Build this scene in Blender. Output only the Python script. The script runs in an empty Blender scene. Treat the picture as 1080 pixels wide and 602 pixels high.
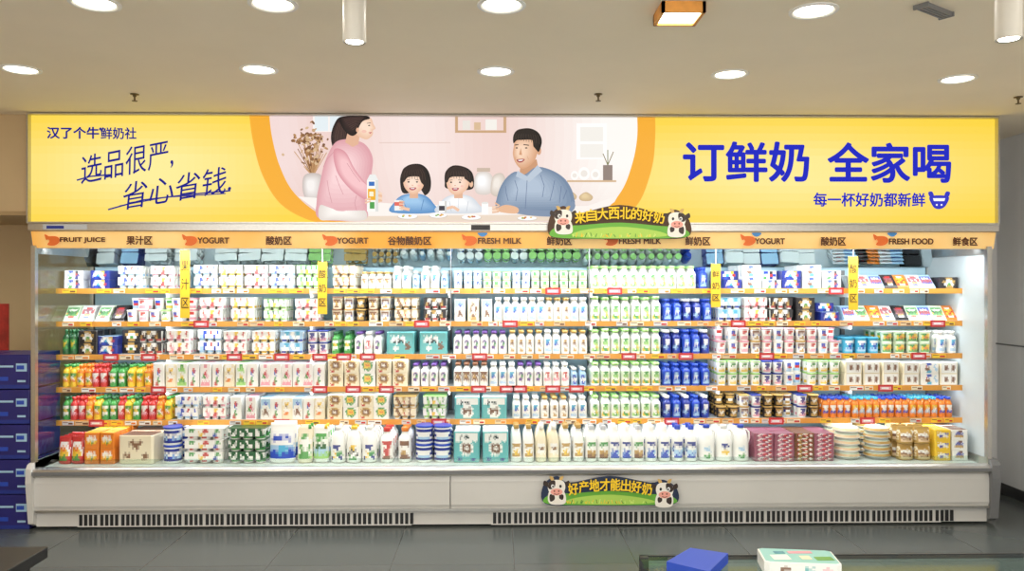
import bpy, math, random
from mathutils import Vector
random.seed(7)
scene=bpy.context.scene
scene.view_settings.view_transform='Standard'
# ------------------------------------------------------------------ camera model
TH=math.radians(1.09); D=6.0; F=840.0; CZ=1.82; CX=-D*math.tan(TH); HY=301.0
def W(px,py,y=0.0):
    a=(px-540)/F; b=(HY-py)/F
    dx=math.sin(TH)+a*math.cos(TH); dy=math.cos(TH)-a*math.sin(TH)
    t=(y+D)/dy
    return (CX+t*dx, CZ+t*b)
def X(px,y=0.0): return W(px,HY,y)[0]
def Z(py,y=0.0,px=540): return W(px,py,y)[1]
cd=bpy.data.cameras.new('camera'); cam=bpy.data.objects.new('camera',cd)
scene.collection.objects.link(cam); scene.camera=cam
cam.location=(CX,-D,CZ); cam.rotation_euler=(math.pi/2,0,-TH)
cd.sensor_width=36; cd.lens=36*F/1080; cd.clip_start=0.05
# ------------------------------------------------------------------ colours / materials
def lin(c):
    return c/12.92 if c<=0.04045 else ((c+0.055)/1.055)**2.4
def H(h):
    h=h.lstrip('#'); return tuple(lin(int(h[i:i+2],16)/255) for i in (0,2,4))+(1.0,)
def mixc(a,b,t): return tuple(a[i]*(1-t)+b[i]*t for i in range(4))
PAL={k:H(v) for k,v in dict(w='eeeeea',k='242124',n='22328a',b='2649b8',c='46abd0',g='46994a',G='9fd07c',y='ebc438',
     o='e0802a',r='c23430',p='e29eac',u='63408a',t='67b3b5',m='e9dfc4',d='7a4f34',s='b9bcc0',e='d0d2d4',l='a5c9e4',
     v='265c36',a='ba9652',f='dcc098',q='96586a',x='dcebd4').items()}
def col(c):
    if isinstance(c,str): return PAL[c] if len(c)==1 else H(c)
    return c
def mat(name,c,rough=0.5,metal=0.0,noise=0.0,nscale=20,spec=0.5,bump=0.0):
    m=bpy.data.materials.new(name); m.use_nodes=True; nt=m.node_tree; b=nt.nodes['Principled BSDF']
    b.inputs['Base Color'].default_value=col(c); b.inputs['Roughness'].default_value=rough
    b.inputs['Metallic'].default_value=metal; b.inputs['Specular IOR Level'].default_value=spec
    if noise or bump:
        tc=nt.nodes.new('ShaderNodeTexCoord'); n=nt.nodes.new('ShaderNodeTexNoise'); n.inputs['Scale'].default_value=nscale
        n.inputs['Detail'].default_value=5
        nt.links.new(tc.outputs['Object'],n.inputs['Vector'])
        if noise:
            r=nt.nodes.new('ShaderNodeValToRGB'); cc=col(c)
            r.color_ramp.elements[0].position=.3; r.color_ramp.elements[1].position=.7
            r.color_ramp.elements[0].color=tuple(v*(1-noise) for v in cc[:3])+(1,)
            r.color_ramp.elements[1].color=tuple(min(1,v*(1+noise)) for v in cc[:3])+(1,)
            nt.links.new(n.outputs['Fac'],r.inputs['Fac']); nt.links.new(r.outputs['Color'],b.inputs['Base Color'])
        if bump:
            bp=nt.nodes.new('ShaderNodeBump'); bp.inputs['Strength'].default_value=bump; bp.inputs['Distance'].default_value=.01
            nt.links.new(n.outputs['Fac'],bp.inputs['Height']); nt.links.new(bp.outputs['Normal'],b.inputs['Normal'])
    return m
def emat(name,c,s=1.0):
    m=bpy.data.materials.new(name); m.use_nodes=True; nt=m.node_tree; nt.nodes.clear()
    o=nt.nodes.new('ShaderNodeOutputMaterial'); e=nt.nodes.new('ShaderNodeEmission')
    e.inputs['Color'].default_value=col(c); e.inputs['Strength'].default_value=s
    nt.links.new(e.outputs[0],o.inputs[0]); return m
def attrmat(name,emit=0.0,rough=0.35,coat=0.0):
    m=bpy.data.materials.new(name); m.use_nodes=True; nt=m.node_tree; b=nt.nodes['Principled BSDF']
    a=nt.nodes.new('ShaderNodeAttribute'); a.attribute_name='Col'
    if emit:
        b.inputs['Base Color'].default_value=(0.02,0.02,0.02,1)
        nt.links.new(a.outputs['Color'],b.inputs['Emission Color']); b.inputs['Emission Strength'].default_value=emit
        b.inputs['Specular IOR Level'].default_value=0.1
    else:
        nt.links.new(a.outputs['Color'],b.inputs['Base Color'])
    b.inputs['Roughness'].default_value=rough; b.inputs['Coat Weight'].default_value=coat
    return m
def glass(name,c=(0.9,0.97,0.95,1),fac=0.1):
    m=bpy.data.materials.new(name); m.use_nodes=True; nt=m.node_tree; nt.nodes.clear()
    o=nt.nodes.new('ShaderNodeOutputMaterial'); mx=nt.nodes.new('ShaderNodeMixShader')
    t=nt.nodes.new('ShaderNodeBsdfTransparent'); g=nt.nodes.new('ShaderNodeBsdfGlossy')
    t.inputs[0].default_value=c; g.inputs['Roughness'].default_value=.03; mx.inputs[0].default_value=fac
    nt.links.new(t.outputs[0],mx.inputs[1]); nt.links.new(g.outputs[0],mx.inputs[2]); nt.links.new(mx.outputs[0],o.inputs[0])
    return m
M_PROD=attrmat('printed_packaging',rough=0.3,coat=0.2)
M_PRINT=attrmat('printed_board',rough=0.5)
M_LIT=attrmat('backlit_print',emit=1.0,rough=0.4)
M_WHITE=mat('white_enamel','#e9e9e6',.35,noise=.02,nscale=3)
M_SHELF=mat('shelf_enamel','#d5dde0',.35,noise=.02,nscale=3)
M_PANEL=mat('case_panel','#d6d4d0',.3,noise=.03,nscale=2)
M_CHROME=mat('brushed_steel','#c6c4c0',.28,metal=.9,noise=.05,nscale=60)
M_GREY=mat('grey_plastic','#77787a',.4,noise=.05,nscale=30)
M_DARK=mat('dark_metal','#1d1d20',.4,noise=.1,nscale=30)
M_BACK=mat('case_back_panel','#b9dcea',.3,noise=.03,nscale=4)
M_LED=emat('led_tube','#f4fbff',4.0)
M_DOWN=emat('downlight_emitter','#fff6e2',9.0)
M_GLASS=glass('clear_glass')
M_MIRROR=mat('canopy_mirror','#eaf4f6',.04,metal=1.0)
# ------------------------------------------------------------------ mesh accumulator
class Acc:
    def __init__(s): s.V=[];s.F=[];s.C=[];s.S=[]
    def add(s,p,T=(0,0,0),rz=0.0,rx=0.0,sc=(1,1,1)):
        o=len(s.V); c,sn=math.cos(rz),math.sin(rz); cx,sx=math.cos(rx),math.sin(rx)
        for (x,y,z) in p['V']:
            x*=sc[0];y*=sc[1];z*=sc[2]
            if rx: y,z=y*cx-z*sx,y*sx+z*cx
            s.V.append((T[0]+x*c-y*sn,T[1]+x*sn+y*c,T[2]+z))
        for f in p['F']: s.F.append(tuple(i+o for i in f))
        s.C.extend(p['C']); s.S.extend(p['S'])
    def face(s,pts,c,sm=False):
        o=len(s.V); s.V.extend(pts); s.F.append(tuple(range(o,o+len(pts)))); s.C.append(col(c)); s.S.append(sm)
    def box(s,x0,x1,y0,y1,z0,z1,c='w'):
        o=len(s.V)
        s.V.extend([(x0,y0,z0),(x1,y0,z0),(x1,y1,z0),(x0,y1,z0),(x0,y0,z1),(x1,y0,z1),(x1,y1,z1),(x0,y1,z1)])
        for f in [(3,2,1,0),(4,5,6,7),(0,1,5,4),(1,2,6,5),(2,3,7,6),(3,0,4,7)]:
            s.F.append(tuple(i+o for i in f)); s.C.append(col(c)); s.S.append(False)
    def obj(s,name,material,parent=None,bevel=0):
        me=bpy.data.meshes.new(name); me.from_pydata(s.V,[],s.F)
        ca=me.color_attributes.new('Col','FLOAT_COLOR','CORNER')
        buf=[]
        for p,c in zip(me.polygons,s.C): buf.extend(list(c)*p.loop_total)
        ca.data.foreach_set('color',buf)
        me.polygons.foreach_set('use_smooth',s.S)
        me.materials.append(material); me.update()
        ob=bpy.data.objects.new(name,me); scene.collection.objects.link(ob)
        if parent: ob.parent=parent
        if bevel:
            b=ob.modifiers.new('bevel','BEVEL'); b.width=bevel; b.segments=2; b.limit_method='ANGLE'
        return ob
def empty(name,loc=(0,0,0)):
    e=bpy.data.objects.new(name,None); e.empty_display_size=.1; scene.collection.objects.link(e); return e
def boxobj(name,b,material,parent=None,bevel=0):
    a=Acc(); a.box(*b); return a.obj(name,material,parent,bevel)
def profile_obj(name,prof,x0,x1,material,parent=None,smooth=False):
    a=Acc(); n=len(prof)
    A=[(x0,y,z) for y,z in prof]; B=[(x1,y,z) for y,z in prof]
    a.V=A+B
    for i in range(n):
        j=(i+1)%n; a.F.append((i,j,n+j,n+i)); a.C.append(PAL['w']); a.S.append(smooth)
    a.F.append(tuple(range(n))); a.C.append(PAL['w']); a.S.append(False)
    a.F.append(tuple(range(2*n-1,n-1,-1))); a.C.append(PAL['w']); a.S.append(False)
    return a.obj(name,material,parent)
# ------------------------------------------------------------------ product prototypes (hi = front row, lo = rows behind)
Q=False; DEPTH=0
def two(fn):
    def g(*a,**k):
        global Q,DEPTH
        if DEPTH>0: return fn(*a,**k)
        DEPTH=1; Q=False; lo=fn(*a,**k); Q=True; p=fn(*a,**k); Q=False; DEPTH=0
        p['lo']=lo; return p
    return g
def hires(rows,nr,nc,jit=.8):
    out=[]; n0=len(rows); bg=PAL[rows[-1][0]]
    for i in range(nr):
        r=[]
        for j in range(nc):
            cs=[]
            for k in range(2):
                v=(i+.5)/nr*n0+random.uniform(-jit,jit)*.5; rw=rows[min(n0-1,max(0,int(v)))]
                u=(j+.5)/nc*len(rw)+random.uniform(-jit,jit)*.5; cs.append(PAL[rw[min(len(rw)-1,max(0,int(u)))]])
            c=mixc(cs[0],cs[1],.4); r.append(mixc(c,bg,.08))
        out.append(r)
    return out
def lab_rows(label,m=2,cap=99):
    if not Q: return label
    k=len(label[0]); return hires(label,min(cap,m*len(label)),10 if k<=6 else 12)
def circ(n): return [(math.cos(-math.pi/2+2*math.pi*k/n),math.sin(-math.pi/2+2*math.pi*k/n)) for k in range(n)]
sec_circle=circ
def CS(): return C24 if Q else C12
def sec_rbox(ch=.12): return [(0,-1),(1-ch,-1),(1,-1+ch),(1,1-ch),(1-ch,1),(-1+ch,1),(-1,1-ch),(-1,-1+ch),(-1+ch,-1)]
def loft(rings,sec,sm=True,top=None,bottom=None):
    n=len(sec); V=[];Fc=[];C=[];S=[]
    for r in rings:
        ox=r[4] if len(r)>4 else 0
        for (a,b) in sec: V.append((a*r[0]+ox,b*r[1],r[2]))
    for i in range(len(rings)-1):
        c=rings[i][3]; islist=isinstance(c,list); isrow=isinstance(c,str) and len(c)>1 and c[0]!='#'
        for k in range(n):
            j=(k+1)%n; Fc.append((i*n+k,i*n+j,(i+1)*n+j,(i+1)*n+k)); 
            if isrow or islist:
                m=len(c); q=k+m//2
                if q>=n: q-=n
                ch=c[q] if 0<=q<m else c[0]
                C.append(ch if islist else PAL[ch])
            else: C.append(col(c))
            S.append(sm)
    t=top or rings[-1][3]
    Fc.append(tuple(range((len(rings)-1)*n,len(rings)*n))); C.append(col(t)); S.append(False)
    Fc.append(tuple(range(n-1,-1,-1))); C.append(col(bottom or 'e')); S.append(False)
    return dict(V=V,F=Fc,C=C,S=S)
def merge(*ps):
    V=[];Fc=[];C=[];S=[]
    for p,t in ps:
        o=len(V); V+= [(x+t[0],y+t[1],z+t[2]) for x,y,z in p['V']]; Fc+=[tuple(i+o for i in f) for f in p['F']]; C+=p['C']; S+=p['S']
    return dict(V=V,F=Fc,C=C,S=S)
def dims(p,w,d,h): p['w'],p['d'],p['h']=w,d,h; return p
C24=circ(24); C16=circ(16); C12=circ(12); RB=sec_rbox()
@two
def bottle(r,h,cap,body,label,capr=.55,neck=.42,sh=.80,lo=.10,hi=.62,ch=.12):
    R=[(r*.88,r*.88,0,body),(r,r,.03*h,body)]
    label=lab_rows(label); nl=len(label); 
    for i,row in enumerate(reversed(label)):
        R.append((r*1.01,r*1.01,h*(lo+(hi-lo)*i/nl),row))
    R+=[(r*1.01,r*1.01,h*hi,body),(r*.97,r*.97,h*(hi+.05),body),(r*.86,r*.86,h*(hi*.45+sh*.55),body),(r*.68,r*.68,h*(sh-.04),body),(r*neck,r*neck,h*sh,body),
        (r*neck,r*neck,h*(1-ch)-.001,cap),(r*capr,r*capr,h*(1-ch),cap),(r*capr,r*capr,h*.985,cap),(r*capr*.85,r*capr*.85,h,cap)]
    return dims(loft(R,CS(),top=cap),2*r,2*r,h)
@two
def cup(rb,rt,h,body,lid,label,sec=None):
    R=[(rb*.95,rb*.95,0,body),(rb,rb,.04*h,body)]; label=lab_rows(label,2,5); nl=len(label)
    for i,row in enumerate(reversed(label)):
        f=.12+.66*i/nl; R.append((rb+(rt*.94-rb)*f,)*2+(h*f,row))
    R+=[(rt*.94,rt*.94,h*.8,body),(rt*.94,rt*.94,h*.88,lid),(rt,rt,h*.9,lid),(rt,rt,h*.97,lid),(rt*.95,rt*.95,h,lid)]
    return dims(loft(R,sec or CS(),top=lid),2*rt,2*rt,h)
def grid(w,y,z0,z1,rows,x0=None):
    if Q: rows=hires(rows,int(len(rows)*2),int(max(len(r) for r in rows)*1.6))
    V=[];Fc=[];C=[];S=[]; nr=len(rows)
    for i,row in enumerate(rows):
        nc=len(row)
        for j,ch in enumerate(row):
            xa=-w/2+w*j/nc; xb=-w/2+w*(j+1)/nc; za=z1-(z1-z0)*(i+1)/nr; zb=z1-(z1-z0)*i/nr
            o=len(V); V+=[(xa,y,za),(xb,y,za),(xb,y,zb),(xa,y,zb)]; Fc.append((o,o+1,o+2,o+3)); C.append(PAL[ch] if isinstance(ch,str) else ch); S.append(False)
    return dict(V=V,F=Fc,C=C,S=S)
@two
def pbox(w,d,h,side,top,rows,inset=.92):
    a,b=w/2,d/2
    p=loft([(a*.97,b*.97,0,side),(a,b,.03*h,side),(a,b,.97*h,side),(a*.96,b*.96,h,side)],RB,sm=False,top=top)
    g=grid(w*.86,-b-.0007,h*.05,h*.95,rows)
    return dims(merge((p,(0,0,0)),(g,(0,0,0))),w,d,h)
@two
def pouch(w,d,h,c,rows,spout=None):
    rows=lab_rows(rows); a,b=w/2,d/2; n=len(rows); R=[(a*.85,b*.8,0,c),(a,b,.06*h,c)]
    for i,row in enumerate(reversed(rows)):
        f=.12+.66*i/n; R.append((a*(1-.06*f),b*(1-.9*f*f),h*f,row))
    R+=[(a*.93,b*.2,.8*h,c),(a*.93,.004,.93*h,c),(a*.9,.003,h,c)]
    p=loft(R,CS(),top=c); p['S']=[True]*len(p['S'])
    if spout:
        s=loft([(.012,.012,0,spout),(.012,.012,.03,spout)],C12,top=spout); p=merge((p,(0,0,0)),(s,(a*.6,0,h*.93)))
    return dims(p,w,d,h)
def tube(path,r,c,n=7):
    V=[];Fc=[];C=[];S=[]
    for i,P in enumerate(path):
        P=Vector(P); q=Vector(path[min(i+1,len(path)-1)])-Vector(path[max(i-1,0)]); q.normalize()
        u=q.cross(Vector((0,1,0))); 
        if u.length<1e-3: u=q.cross(Vector((1,0,0)))
        u.normalize(); v=q.cross(u)
        for k in range(n):
            t=2*math.pi*k/n; V.append(tuple(P+u*math.cos(t)*r+v*math.sin(t)*r))
    for i in range(len(path)-1):
        for k in range(n):
            j=(k+1)%n; Fc.append((i*n+k,i*n+j,(i+1)*n+j,(i+1)*n+k)); C.append(col(c)); S.append(True)
    return dict(V=V,F=Fc,C=C,S=S)
@two
def jug(r,h,cap,body,label):
    b=bottle(r,h,cap,body,label,capr=.42,neck=.36,sh=.86,lo=.08,hi=.5,ch=.09)
    t=tube([(r*.3,0,h*.84),(r*.75,0,h*.86),(r*1.08,0,h*.78),(r*1.12,0,h*.62),(r*.95,0,h*.48)],r*.13,body)
    return dims(merge((b,(0,0,0)),(t,(0,0,0))),2.15*r,2*r,h)
@two
def tray(r,h,food,rim,lab):
    R=[(r*.78,r*.78,0,rim),(r*.9,r*.9,.4*h,rim),(r,r,.42*h,rim),(r,r,.5*h,food),(r*.95,r*.95,.55*h,food),(r*.9,r*.9,.85*h,'x'),(r*.8,r*.8,h,'x')]
    p=loft(R,C24,top='x'); l=loft([(r*.5,r*.5,0,lab),(r*.5,r*.5,.001,lab)],C16,top=lab)
    return dims(merge((p,(0,0,0)),(l,(0,0,h))),2*r,2*r,h)
@two
def cuppack(n,r,h,body,lid,label,sleeve=None):
    cs=[(cup(r*.78,r*.98,h*.93,body,body,label,sec=C24 if Q else C12),((i-(n-1)/2)*2*r,0,0)) for i in range(n)]
    pl=loft([(n*r,r*1.02,0,lid),(n*r,r*1.02,h*.05,lid)],RB,sm=False,top=lid); ps=cs+[(pl,(0,0,h*.95))]
    if sleeve:
        g=grid(2*n*r*.96,-r*1.04,h*.3,h*.95,sleeve); ps.append((g,(0,0,0)))
    return dims(merge(*ps),2*n*r,2.05*r,h)
@two
def flat(w,h,d,c,rows):
    a,b=w/2,d/2
    p=loft([(a,.003,0,c),(a,.004,.06*h,c),(a*.93,b,.16*h,c),(a*.93,b,.84*h,c),(a,.004,.94*h,c),(a,.003,h,c)],RB,sm=False,top=c)
    g=grid(w*.8,-b-.001,h*.17,h*.83,rows)
    return dims(merge((p,(0,0,0)),(g,(0,0,0))),w,max(d,.03),h)
# ------------------------------------------------------------------ product placement
GR={}
def acc(n):
    if n not in GR: GR[n]=Acc()
    return GR[n]
SH_Y=0.36; SH_BACK=0.86
SZ={1:Z(304.5,SH_Y),2:Z(339,SH_Y),3:Z(373.5,SH_Y),4:Z(407.5,SH_Y),5:Z(442,SH_Y),6:0.445}
def fill(row,px0,px1,group,protos,stack=1,rows=3,gap=1.03,run=1,tilt=0.0,yoff=0.0,jit=.07,backstack=0,z0=0.0,rz=0.0,miss=0.0):
    a=acc(group); yf=(SH_Y if row<6 else 0.17)+.012+yoff; zb=SZ[row]+.001+z0
    x0,x1=X(px0,yf),X(px1,yf)
    w=max(p['w'] for p in protos)*gap; n=max(1,int((x1-x0+.02)/w)); step=(x1-x0)/n
    d=max(p['d'] for p in protos)
    if row==1: rows=9
    sz=random.uniform(.97,1.08) if row<6 and tilt==0 else 1.0
    for i in range(n):
        p=protos[(i//run)%len(protos)]
        for j in range(rows):
            y=yf+d/2+j*d*1.06+random.uniform(0,.012 if j==0 else .004)
            if y+d/2>SH_BACK: break
            if row==1 and y>.76: break
            if j==0 and random.random()<miss: continue
            st=stack+(backstack if j>0 else 0)
            if j==0 and stack>1 and random.random()<miss: st-=1
            for k in range(st):
                q=p if j==0 else p.get('lo',p)
                a.add(q,(x0+step*(i+.5)+random.uniform(-.002,.002),y,zb+k*p['h']*1.005*sz),rz+random.uniform(-jit,jit),tilt,(1,1,sz))
mg=bottle(.038,.182,'G','w',['wwggww','wwGGww','wwwyww','wGggGw'],capr=.72,neck=.6)
mg2=bottle(.038,.19,'G','w',['xxggxx','xxGGxx','wwwwww','xyggyx'],capr=.72,neck=.6)
bl=bottle(.036,.178,'b','b',['bbllbb','bbwwbb','bbbbbb','bllllb'],capr=.6,neck=.5)
bl2=bottle(.036,.178,'w','n',['nnwwnn','nnwwnn','nllnnn','nnbbnn'],capr=.6,neck=.5)
mw=bottle(.034,.18,'w','w',['wwccww','wwbbww','wwwwww','wllllw'],capr=.7,neck=.55)
mgold=bottle(.034,.178,'a','w',['wwaaww','wwddww','wwwwww','wwaaww'],capr=.65,neck=.5)
mpur=bottle(.034,.178,'u','w',['wwuuww','wwwgww','wwuuww','wwwwww'],capr=.65,neck=.5)
mbr=bottle(.034,.178,'d','w',['wddddw','wwaaww','wddddw','wwwwww'],capr=.65,neck=.5)
mred=bottle(.034,.178,'w','w',['wwrrww','wwwrww','wppppw','wwwwww'],capr=.65,neck=.5)
small_b=bottle(.028,.14,'w','l',['llbbll','lwwwwl','llbbll'],capr=.7,neck=.55)
small_g=bottle(.028,.14,'G','w',['wwggww','wwyyww','wGGGGw'],capr=.8,neck=.65)
small_gold=bottle(.028,.14,'a','w',['wddddw','wwaaww','wwwwww'],capr=.75,neck=.6)
jo=bottle(.03,.17,'o','o',['oyyyyo','oowwoo','owggwo','oyyyyo'],neck=.5)
jy=bottle(.03,.17,'g','y',['yggggy','yywwyy','yooooy','yyyyyy'],neck=.5)
jr=bottle(.03,.17,'r','r',['rwwwwr','rrwwrr','rppppr','rrrrrr'],neck=.5)
jg=bottle(.03,.17,'v','g',['gwwwwg','ggyygg','gwwwwg','gggggg'],neck=.5)
gg=bottle(.03,.2,'v','v',['vggggv','vvyyvv','vggggv','vvvvvv'],neck=.4,capr=.42)
ob=bottle(.029,.165,'b','o',['owwwwo','oowwoo','obbbbo','oooooo'],neck=.6,capr=.62)
ob2=bottle(.029,.165,'c','o',['oyyyyo','oowwoo','ollllo','oooooo'],neck=.6,capr=.62)
cw=cup(.034,.042,.095,'w','w',['wwbbww','wwrrww','wlllww']); cr=cup(.034,.042,.095,'w','p',['wwrrww','wwwwww','wppppw'])
cg=cup(.034,.042,.095,'w','G',['wwggww','wwwwww','wyyyyw']); cbn=cup(.034,.042,.095,'m','d',['mddddm','mwaawm','mmddmm'])
cyn=cup(.042,.047,.13,'c','c',['cwwwwc','ccbbcc','cllllc']); cgo=cup(.034,.042,.095,'w','a',['wddddw','wnwwnw','wwaaww'])
ck=cup(.034,.042,.095,'k','a',['kaaaak','kkwwkk','kaaaak']); cpu=cup(.034,.042,.095,'w','n',['wwnnww','wwuuww','wppppw'])
ccl=cup(.04,.048,.09,'x','x',['xggyyx','xyooyx','xggggx']); cgl=cup(.030,.036,.07,'w','G',['wwggww','wGGGGw']); cwl=cup(.030,.036,.07,'l','w',['lwbbwl','wwwwww'])
def cp(lid,a,b,sl=None,n=3,h=.092): return cuppack(n,.031,h,'w',lid,['ww'+a*2+'ww','w'+b*4+'w'],sl)
pk1=cp('w','b','l',['wwwbbwwrwwwbw','wllbwwwwwbwww']); pk2=cp('w','r','p',['wwrwwwyywwwrw','wwppwwrrwwwww'])
pk3=cp('G','g','G',['wwgwwvwwgwwgw','wwGGwyywwGwww']); pk4=cp('a','d','a',['mddmmaammdmmm','mmadmmrmmdmmm'])
pk5=cp('k','n','r',['kkwwkaawwwkkk','kadkkwwkkdakk']); pk6=cp('w','o','y',['wwowwrwwwowww','wwyywwwwyywww'])
pk7=cp('l','c','b',['lllcclwwlccll','lwwwwllwwwwll']); pk8=cp('u','u','p',['wwuwwppwwuwww','wwppwwuwwwpww'])
bxw=pbox(.085,.07,.175,'w','w',['wwwwww','wwrrww','wwbbww','wwwwww','wwggww','wrrwww']); bxy=pbox(.085,.07,.175,'m','w',['mwwwwm','wwyyww','mmdmmm','mwwwwm','mooomm','mmmmmm'])
bxb=pbox(.085,.07,.175,'w','l',['llllll','llbbll','lwwwwl','wwddww','wddddw','wwwwww']); bxg=pbox(.085,.07,.175,'w','G',['wwggww','wGGGGw','wwwwww','wwyyww','wggggw','GGGGGG'])
bxp=pbox(.085,.07,.175,'w','p',['wwppww','wwwwww','wwrrww','wggppw','wwwwww','pppppp']); bxd=pbox(.09,.07,.18,'m','d',['mmmmmm','mmddmm','mdwwdm','mdwwdm','mmddmm','maaaam'])
bxgo=pbox(.12,.08,.10,'m','m',['mmaaaamm','maddddam','madwwdam','maddddam','mmaaaamm','mrrmmmmm'])
bxgr=pbox(.12,.08,.10,'w','w',['wwggggww','wgyyyygw','wgyooygw','wgyyyygw','wwggggww','wwwwwwww'])
bteal=pbox(.22,.15,.175,'t','t',['tttttttttt','twwwwwwttt','twkwkkwttt','tttttttddt','ttwwtttddt','tttttttttt'])
bteal2=pbox(.20,.15,.24,'t','w',['wwwwwwwwww','wwkwkkwwww','wwwwwwwwww','tttwwwwttt','ttwddddwtt','ttwdwwdwtt','ttwddddwtt','tttwwwwttt','tttttttttt','tnnttttnnt'])
bcream=pbox(.27,.2,.22,'m','d',['mmmmmmmmmm','mmmddddmmm','mmmmddmmmm','mmmmmmmmmm','mddmmmmddm','mmmmmmmmmm'])
bpinkstk=pbox(.155,.1,.036,'q','q',['qqpwwppqqrrq','qwwqqrrrqwwq','qqppqqqwwqqq']); bdrk=pbox(.155,.1,.036,'d','d',['draawwmmdrrd','dwwddrrrdwwd','ddaaddwwdddd'])
bdark=pbox(.15,.1,.092,'k','k',['kkkaaaakkk','kaawwwwaak','kkwwggwwkk','kkkaaaakkk']); bwide=pbox(.15,.1,.092,'w','w',['wwwbbbwwww','wwrwwwwllw','wwdddwwwll','wwwcccwwww'])
bmix1=pbox(.15,.1,.07,'e','w',['wwbbbwkkww','wllwwwrrbb','wwggwwnnww']); bmix2=pbox(.15,.1,.07,'n','l',['nnwwwwyynn','nwwccwwrrn','nnbbnnwwnn'])
bbro=pbox(.14,.1,.092,'m','w',['wwwwwwwww','wwddwwddw','wwddwwddw','wwwwwwwww'])
fr=flat(.11,.16,.02,'e',['wwrrrrww','rqqqqqqr','rqwqqwqr','rqqqqqqr','wwyyyyww','wwbbbbww']); fg=flat(.11,.16,.02,'x',['gggggggg','gwwwwwwg','gvggvgvg','yvgvggvy','gggggggg','wwrrrrww'])
fb=flat(.11,.16,.02,'l',['bbbbbbbb','bwwwwwwb','rqqrrqqr','rqrqqrqr','bbbbbbbb','wwwwwwww']); fk=flat(.11,.16,.02,'k',['kkrrrrkk','kqqqqqqk','kdqddqdk','kqdqqdqk','kkaaaakk','kkwwwwkk'])
fo=flat(.11,.16,.02,'o',['oowwwwoo','oyyyyyyo','orryyrro','oyyrryyo','oooooooo','rrwwwwrr'])
# Row 1
fill(1,63,118,'juice_carton_packs',[bmix1,bmix2],stack=2,miss=.15)
fill(1,119,188,'yogurt_cup_packs',[pk1,pk2,pk7],stack=2,miss=.1)
fill(1,203,336,'yogurt_cup_packs',[pk1,pk6,pk2,pk1,pk3,pk7],stack=2,miss=.1)
fill(1,348,378,'yogurt_cup_packs',[pk4,pk5],stack=2)
fill(1,380,412,'gold_cap_yogurt_bottles',[small_gold])
fill(1,413,474,'blue_label_yogurt_bottles',[mw,mw,small_b])
fill(1,478,560,'small_lidded_milk_cups',[cwl,cgl],stack=2,run=3,miss=.08)
fill(1,560,620,'small_lidded_milk_cups',[cgl],stack=2,miss=.08)
fill(1,623,735,'green_cap_milk_bottles',[mg])
fill(1,735,750,'blue_milk_bottles',[bl])
fill(1,762,888,'milk_carton_multipacks',[bmix2,bwide,bmix1],stack=2,miss=.15)
fill(1,908,988,'packaged_deli_packs',[fr,fb,fk,fo],tilt=-.8,yoff=.02,gap=.95)
fill(1,990,1013,'dark_snack_packs',[bdark],stack=1)
# Row 2
fill(2,64,130,'packaged_deli_packs',[fg,fr,fg,fk],rows=5,tilt=-.7,yoff=.02,gap=.95)
fill(2,131,203,'yogurt_cups',[cw,cr,cw,cg],stack=2,rows=4,miss=.08)
fill(2,206,272,'yogurt_cup_packs',[pk2,pk6],stack=2,rows=4,miss=.1)
fill(2,273,340,'yogurt_cup_packs',[pk3,pk2,pk6],stack=2,rows=4)
fill(2,348,412,'dark_yogurt_cups',[cbn,cgo,ck],stack=2,rows=4,miss=.08)
fill(2,413,474,'yogurt_cup_packs',[pk4,pk5,pk4],stack=2,rows=4)
fill(2,478,520,'milk_cartons',[bxb,bxd],rows=4)
fill(2,521,620,'blue_label_yogurt_bottles',[mw,mw,mgold],rows=4,run=3,miss=.05)
fill(2,623,698,'green_cap_milk_bottles',[mg2,mg],rows=4)
fill(2,699,752,'blue_milk_bottles',[bl,bl2],rows=4,run=2)
fill(2,756,838,'yogurt_cup_packs',[pk7,pk2,pk5],stack=2,rows=4,miss=.1)
fill(2,838,888,'dark_snack_packs',[bdark,bmix2],stack=2,rows=3,miss=.2)
fill(2,892,1013,'packaged_deli_packs',[fb,fg,fo,fr,fk,fg],rows=5,tilt=-.75,yoff=.02,gap=.95)
# Row 3
fill(3,64,80,'green_glass_bottles',[gg],rows=4)
fill(3,82,142,'dark_snack_packs',[bdark,bmix2],stack=2,rows=3,miss=.2)
fill(3,143,232,'yogurt_cup_packs',[pk5,pk2,pk1,pk8],stack=2,rows=4,miss=.1)
fill(3,233,322,'yogurt_cup_packs',[pk2,pk6,pk7],stack=2,rows=4)
fill(3,323,346,'purple_yogurt_cups',[cpu],stack=2,rows=4)
fill(3,347,372,'green_label_bottles',[jg,mpur],rows=4,run=2)
fill(3,373,403,'green_label_bottles',[mpur,mred],rows=4)
fill(3,405,474,'teal_milk_gift_boxes',[bteal],rows=2)
fill(3,478,535,'purple_cap_milk_bottles',[mpur],rows=4)
fill(3,536,620,'gold_cap_milk_bottles',[mgold,mgold,mw],rows=4,run=2,miss=.05)
fill(3,623,698,'green_cap_milk_bottles',[mg,mg2],rows=4)
fill(3,699,750,'blue_milk_bottles',[bl2,bl],rows=4,run=2)
fill(3,756,888,'red_label_yogurt_cups',[cr,cw,cr,cgo],stack=2,rows=4,miss=.08)
fill(3,890,930,'cyan_yogurt_tubs',[cyn],stack=1,rows=4)
fill(3,931,985,'salad_cups',[ccl],stack=2,rows=4,miss=.1)
fill(3,988,1012,'blue_label_yogurt_bottles',[mw],rows=4)
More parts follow.
